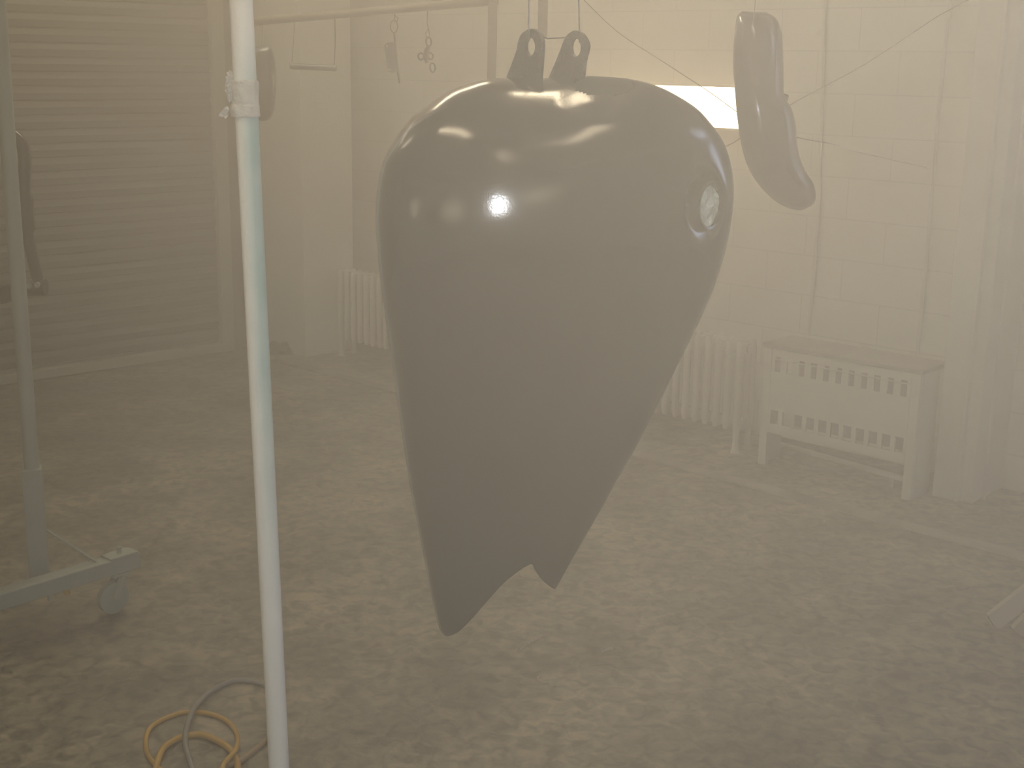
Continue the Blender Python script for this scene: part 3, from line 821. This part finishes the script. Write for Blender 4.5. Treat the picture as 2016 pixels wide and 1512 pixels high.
# crumpled lump up the left side of the tape and the loose flap under it
def lump(bm, c, rad, seed, sub=3):
    vs = bmesh.ops.create_icosphere(bm, subdivisions=sub, radius=1.0)['verts']
    for v in vs:
        k = 1 + 0.45 * noise.noise(v.co * 2.0 + Vector((seed, 0, 0))) + 0.2 * noise.noise(v.co * 5 + Vector((0, seed, 0)))
        v.co = Vector((v.co.x * rad[0] * k, v.co.y * rad[1] * k, v.co.z * rad[2] * k)) + c
bm = B()
for n_, (x, y, rx, rz) in enumerate([(453, 147, 0.0055, 0.007), (451, 158, 0.0065, 0.008), (451, 168, 0.006, 0.009), (450, 179, 0.005, 0.006), (453, 190, 0.005, 0.011), (454, 152, 0.006, 0.008), (452, 172, 0.006, 0.014)]):
    lump(bm, on_Y(x, y, base.y - 0.006), (rx, 0.009, rz), n_ * 3.7)
obj('tape_crumple', bm, M_tape, pole, smooth=True, ang=30)
bm = B()
fo = [(449, 208), (442, 212), (434, 222), (430, 228), (437, 230), (441, 229), (443, 234), (446, 232), (449, 228), (447, 222), (452, 216)]
plate(bm, fo, base.y - 0.01, 0.0025)
for v in bm.verts: v.co.y += 0.006 * noise.noise(v.co * 90)
obj('tape_flap', bm, M_tape, pole)

# ------------------------------------------------------------------ rolling rack at the left edge
zb_ = 0.165
rp = on_z(78, 1132, zb_); be0 = on_z(268, 1098, zb_); be1 = on_z(-190, 1237, zb_)
rack = thing('rolling_rack', (rp.x, rp.y, 0), 'grey-green rolling rack at the left edge with one caster showing', 'rack')
RPOST = 0.0225
bm = B(); tube(bm, [zv(rp, z_over(rp, 925)), zv(rp, 2.2)], RPOST, 20); obj('upright', bm, M_rack, rack, smooth=True)
zs = z_over(rp, 920)
bm = B(); obox(bm, zv(rp, (zs + zb_ - 0.02) / 2), (0.028, 0.008, 0), (-0.008, 0.028, 0), (0, 0, (zs - zb_ + 0.02) / 2), 0.004); obj('sleeve', bm, M_rack, rack)
bd = (be0 - be1).normalized(); bn = Vector((-bd.y, bd.x, 0))
bm = B(); obox(bm, (be0 + be1) / 2, (be0 - be1) / 2, bn * 0.028, Vector((0, 0, 0.026)), 0.004); obj('base_beam', bm, M_rack, rack)
bm = B(); c0 = be0 - bd * 0.06; obox(bm, c0 + Vector((0, 0, 0.029)), bd * 0.05, bn * 0.03, Vector((0, 0, 0.004)), 0.002); tube(bm, [c0 + Vector((0, 0, 0.02)), c0 + Vector((0, 0, 0.055))], 0.008, 10); obj('end_plate', bm, M_rack, rack)
bra = zv(rp, z_over(rp, 1042)) + Vector((0.03, 0, 0)); brb = on_z(190, 1106, zb_ + 0.026)
bm = B(); tube(bm, [bra, brb], 0.004, 8); obj('brace_rod', bm, M_rack, rack, smooth=True)
for x, y in ((25, 1190), (98, 1174)):
    q = on_Y(x, y, on_z(x, y - 16, zb_).y + 0.01)
    bm = B(); tube(bm, [q + Vector((0, 0, 0.025)), q - Vector((0, 0, 0.012))], 0.008, 8); obj('bolt', bm, M_rack, rack)
q = on_Y(130, 1160, on_z(130, 1140, zb_).y)
bm = B(); obox(bm, q, (0.009, 0, 0.002), (0, 0.006, 0), (-0.004, 0, 0.018), 0.002)
o = obj('strap_end', bm, M_ytag, rack); o['label'] = 'yellow strap end'
# caster
cz = be0 - bd * 0.07
bm = B()
obox(bm, zv(cz, zb_ - 0.032), bd * 0.03, bn * 0.028, Vector((0, 0, 0.005)), 0.002)
wc = zv(cz, 0.055) - bd * 0.022 - bn * 0.0
for sgn in (-1, 1):
    e0 = zv(cz, zb_ - 0.038) + bn * 0.02 * sgn; e1 = wc + bn * 0.02 * sgn
    tube(bm, [e0 + bd * 0.008, (e0 + e1) / 2 + bd * 0.004, e1], [0.014, 0.013, 0.009], 8)
fork = obj('caster', bm, M_rack, rack, smooth=True)
bm = B(); tube(bm, [wc - bn * 0.013, wc - bn * 0.011, wc + bn * 0.011, wc + bn * 0.013], [0.046, 0.052, 0.052, 0.046], 32)
wh = obj('wheel', bm, M_rack, fork, smooth=True)
# second caster out of the frame carries the other end of the beam
cz2 = be1 + bd * 0.1
bm = B(); obox(bm, zv(cz2, 0.085), bd * 0.02, bn * 0.02, Vector((0, 0, 0.055)), 0.004); obj('caster', bm, M_rack, rack)

# dark frame part hanging between the rack and the door
YK = 4.45
fp = thing('swing_arm', on_Y(60, 592, YK), 'dark swing arm with a lug at its foot, hanging behind the left rack', 'motorcycle part')
bm = B(); pth = spline([on_Y(x, y, YK) for x, y in [(-60, 262), (-15, 256), (15, 262), (38, 278), (48, 305), (48, 370), (49, 425), (56, 470), (66, 515), (74, 548), (76, 568)]], 5)
n_ = len(pth); rr = [0.023 + (0.009 if 0.52 < k / n_ < 0.66 else 0) - 0.004 * (k / n_) for k in range(n_)]
tube(bm, pth, rr, 14); obj('arm', bm, M_black2, fp, smooth=True)
bm = B(); tube(bm, spline([on_Y(x, y, YK) for x, y in [(90, 566), (72, 566), (55, 567), (42, 570), (20, 576), (-5, 582), (-40, 560), (-60, 480)]], 4), 0.029, 16); obj('cross_tube', bm, M_black2, fp, smooth=True)
for x, y in ((57, 563), (73, 561)):
    q = on_Y(x, y, YK - 0.032); bm = B(); tube(bm, [q + Vector((0, 0.01, 0)), q - Vector((0, 0.004, 0))], 0.009, 12); o = obj('bolt_head', bm, M_rack, fp, smooth=True)
q = on_Y(-12, 256, YK)
bm = B(); tube(bm, [q, zv(q, HT)], 0.0016, 6); tag(obj('hanging_wire', bm, M_wire), 'wire holding the dark swing arm at the left edge', 'wire')

# ------------------------------------------------------------------ hoses on the floor
def hose(pts, r, m, label, closed=False, z=0.0, bumps=None):
    P = [on_z(x, y, r + (bumps[i] if bumps else 0)) for i, (x, y) in enumerate(pts)]
    bm = B(); tube(bm, spline(P, 8, closed), r, 12, closed=closed); return tag(obj('hose', bm, m, smooth=True), label, 'hose', 'air hoses on the floor')
hose([(300, 1560), (307, 1512), (319, 1478), (334, 1463), (359, 1451), (393, 1446), (423, 1456), (448, 1471), (463, 1490), (468, 1512), (462, 1560), (430, 1600), (360, 1610), (318, 1590)], 0.0085, M_yhose,
     'thick yellow hose loop lying nearest the bottom edge', closed=True)
hose([(345, 1530), (312, 1512), (291, 1485), (287, 1458), (294, 1436), (312, 1421), (339, 1409), (369, 1402), (411, 1405), (443, 1417), (462, 1436), (468, 1455), (464, 1476), (448, 1495), (438, 1512), (432, 1560)], 0.0065, M_yhose,
     'thinner yellow hose loop behind the thick yellow one', bumps=[0, 0, 0, 0, 0, 0, 0, 0, 0, 0, 0, .006, .02, .018, .008, 0])
hose([(640, 1392), (590, 1378), (545, 1357), (517, 1347), (493, 1340), (460, 1340), (436, 1349), (411, 1364), (388, 1386), (374, 1411), (366, 1438), (365, 1463), (369, 1483), (377, 1508), (392, 1560)][2:], 0.0075, M_ghose,
     'grey vinyl hose arching behind the front pole', bumps=[0, 0, 0, 0, .002, .006, .012, .018, .02, .022, .02, .012, 0])
hose([(420, 1530), (440, 1511), (473, 1497), (498, 1479), (522, 1459), (534, 1438), (530, 1405), (528, 1400)], 0.0075, M_bhose,
     'tan hose piece slanting up towards the foot of the front pole')

# glossy strips added to make the glints on the floor
M_glint = mat('glossy_glint_strip', (0.50, 0.44, 0.33), 0.12, bump=0.8, bscale=160)
def glint(pts, w_, label):
    P = spline([on_z(x, y, 0.004) for x, y in pts], 6); bm = B(); rows_ = []
    for i, p in enumerate(P):
        t = (P[min(i + 1, len(P) - 1)] - P[max(i - 1, 0)]).normalized(); sd = Vector((-t.y, t.x, 0)); row = []
        for k, (o_, h) in enumerate(((-1, 0.0), (-0.4, 0.5), (0.1, 1.0), (0.5, 0.35), (1, 0.0))):
            q = p + sd * o_ * w_ * (1 + 0.5 * noise.noise(p * 60))
            q.z = 0.0015 + h * 0.007 * (0.6 + abs(noise.noise(q * 110)) * 1.6); row.append(bm.verts.new(q))
        rows_.append(row)
    for a, b_ in zip(rows_[:-1], rows_[1:]):
        for k in range(4): bm.faces.new((a[k], a[k + 1], b_[k + 1], b_[k]))
        bm.faces.new((a[4], a[0], b_[0], b_[4]))
    bm.faces.new(rows_[0]); bm.faces.new(rows_[-1][::-1])
    return tag(obj('floor_glint', bm, M_glint), label, 'glint', 'strips added as floor glints')
glint([(1018, 1284), (1032, 1270), (1048, 1262), (1068, 1250)], 0.005, 'thin strip added as glint on the floor just under the tips of the tank')
glint([(1060, 1332), (1070, 1340), (1082, 1341), (1092, 1350)], 0.008, 'crumpled strip added as glint on the floor, nearest the bottom edge')
glint([(1183, 1284), (1196, 1277), (1212, 1278)], 0.006, 'small strip added as glint on the floor, rightmost of the three')

# ------------------------------------------------------------------ sawhorse feet at the right edge
sh = thing('sawhorse', on_z(2060, 1262), 'pale wooden sawhorse whose splayed feet show at the right edge', 'sawhorse')
def plank(p0, p1, wv, tv, name, label=None):
    d_ = (p1 - p0) / 2; bm = B(); obox(bm, (p0 + p1) / 2, d_, wv, tv, 0.003); o = obj(name, bm, M_board, sh)
f1 = on_z(1942, 1242); h1_ = on_Y(2120, 1092, f1.y + 0.12)
f2 = on_z(1984, 1252); h2_ = on_Y(2120, 1118, f2.y - 0.02)
def leg(fa_, hb_, w_):
    d_ = (hb_ - fa_).normalized(); s_ = Vector((0, 1, 0)).cross(d_).normalized()
    plank(fa_ + d_ * 0.03, hb_, s_ * w_, Vector((0, 0.012, 0)), 'leg')
leg(f1 + Vector((0, 0.02, 0.0)), h1_, 0.032)
leg(f2 + Vector((0, -0.02, 0.0)), h2_, 0.022)
top_c = h1_ + Vector((0.25, 0, 0.12))
plank(h1_ + Vector((-0.02, -0.05, 0.02)), h1_ + Vector((0.7, -0.05, 0.02)), Vector((0, 0.045, 0)), Vector((0, 0, 0.02)), 'top_rail')
leg(Vector((h1_.x + 0.95, f1.y, 0)), h1_ + Vector((0.62, 0, 0)), 0.03)
leg(Vector((h1_.x + 0.95, f2.y, 0)), h2_ + Vector((0.62, 0, 0)), 0.03)

# ------------------------------------------------------------------ the other booth lamps (seen only as reflections)
def wall_lamp(pos, to, sx, sy, p, col=WARM): return area('booth_lamp', pos, to, sx, sy, p, col)
def flat_lamp(x, y, deg, sx, sy, p):
    o = area('booth_lamp', (x, y, HT - 0.06), (x, y, 0), sx, sy, p)
    o.matrix_world = Matrix.Translation((x, y, HT - 0.06)) @ Matrix.Rotation(math.radians(deg), 4, 'Z')
for a_ in [(0.17, 2.45, -74, 1.0, 0.12, 12), (0.10, -0.38, -68, 0.7, 0.14, 5), (0.76, 0.56, 76, 0.75, 0.26, 10), (-0.92, 1.36, -63, 1.20, 0.20, 15),
           (-0.95, 5.5, 17, 1.2, 0.28, 50), (-2.70, 6.7, 50, 1.2, 0.28, 15), (-2.63, 4.26, 139, 0.8, 0.2, 7)]:
    flat_lamp(*a_)
for p, n, sx, sy, e in [((-4.5, -0.10, 1.90), -NR, 0.9, 0.6, 11), ((-2.1, -2.33, 1.95), -NR, 1.3, 0.45, 13), ((1.25, -2.28, 2.37), -NL, 0.5, 0.4, 6)]:
    nn = n.copy()
    if nn.dot(CEN - Vector(p)) < 0: nn = -nn
    wall_lamp(Vector(p) + nn * 0.1, Vector(p) + nn, sx, sy, e)
pw = Vector((4.35, 3.35, 2.35)) + NR * 0.12
area('high_window', pw, pw + NR, 1.1, 1.7, 28.0, (0.80, 0.84, 1.0))
area('roof_window', (3.1, 2.65, HT - 0.05), (3.1, 2.65, 0), 0.7, 0.9, 10.0, (0.80, 0.84, 1.0))

# ------------------------------------------------------------------ haze
hm = bpy.data.materials.new('paint_haze'); hm.use_nodes = True
nt = hm.node_tree; nt.nodes.remove(nt.nodes['Principled BSDF'])
vs_ = nt.nodes.new('ShaderNodeVolumeScatter')
vs_.inputs['Color'].default_value = (1.0, 0.87, 0.70, 1); vs_.inputs['Density'].default_value = 0.17; vs_.inputs['Anisotropy'].default_value = 0.55
nt.links.new(vs_.outputs[0], nt.nodes['Material Output'].inputs['Volume'])
bm = prism(B(), 0.001, HT - 0.001, -0.01)
tag(obj('haze', bm, hm), 'pale tan paint haze filling the whole spray room', 'haze', kind='stuff')
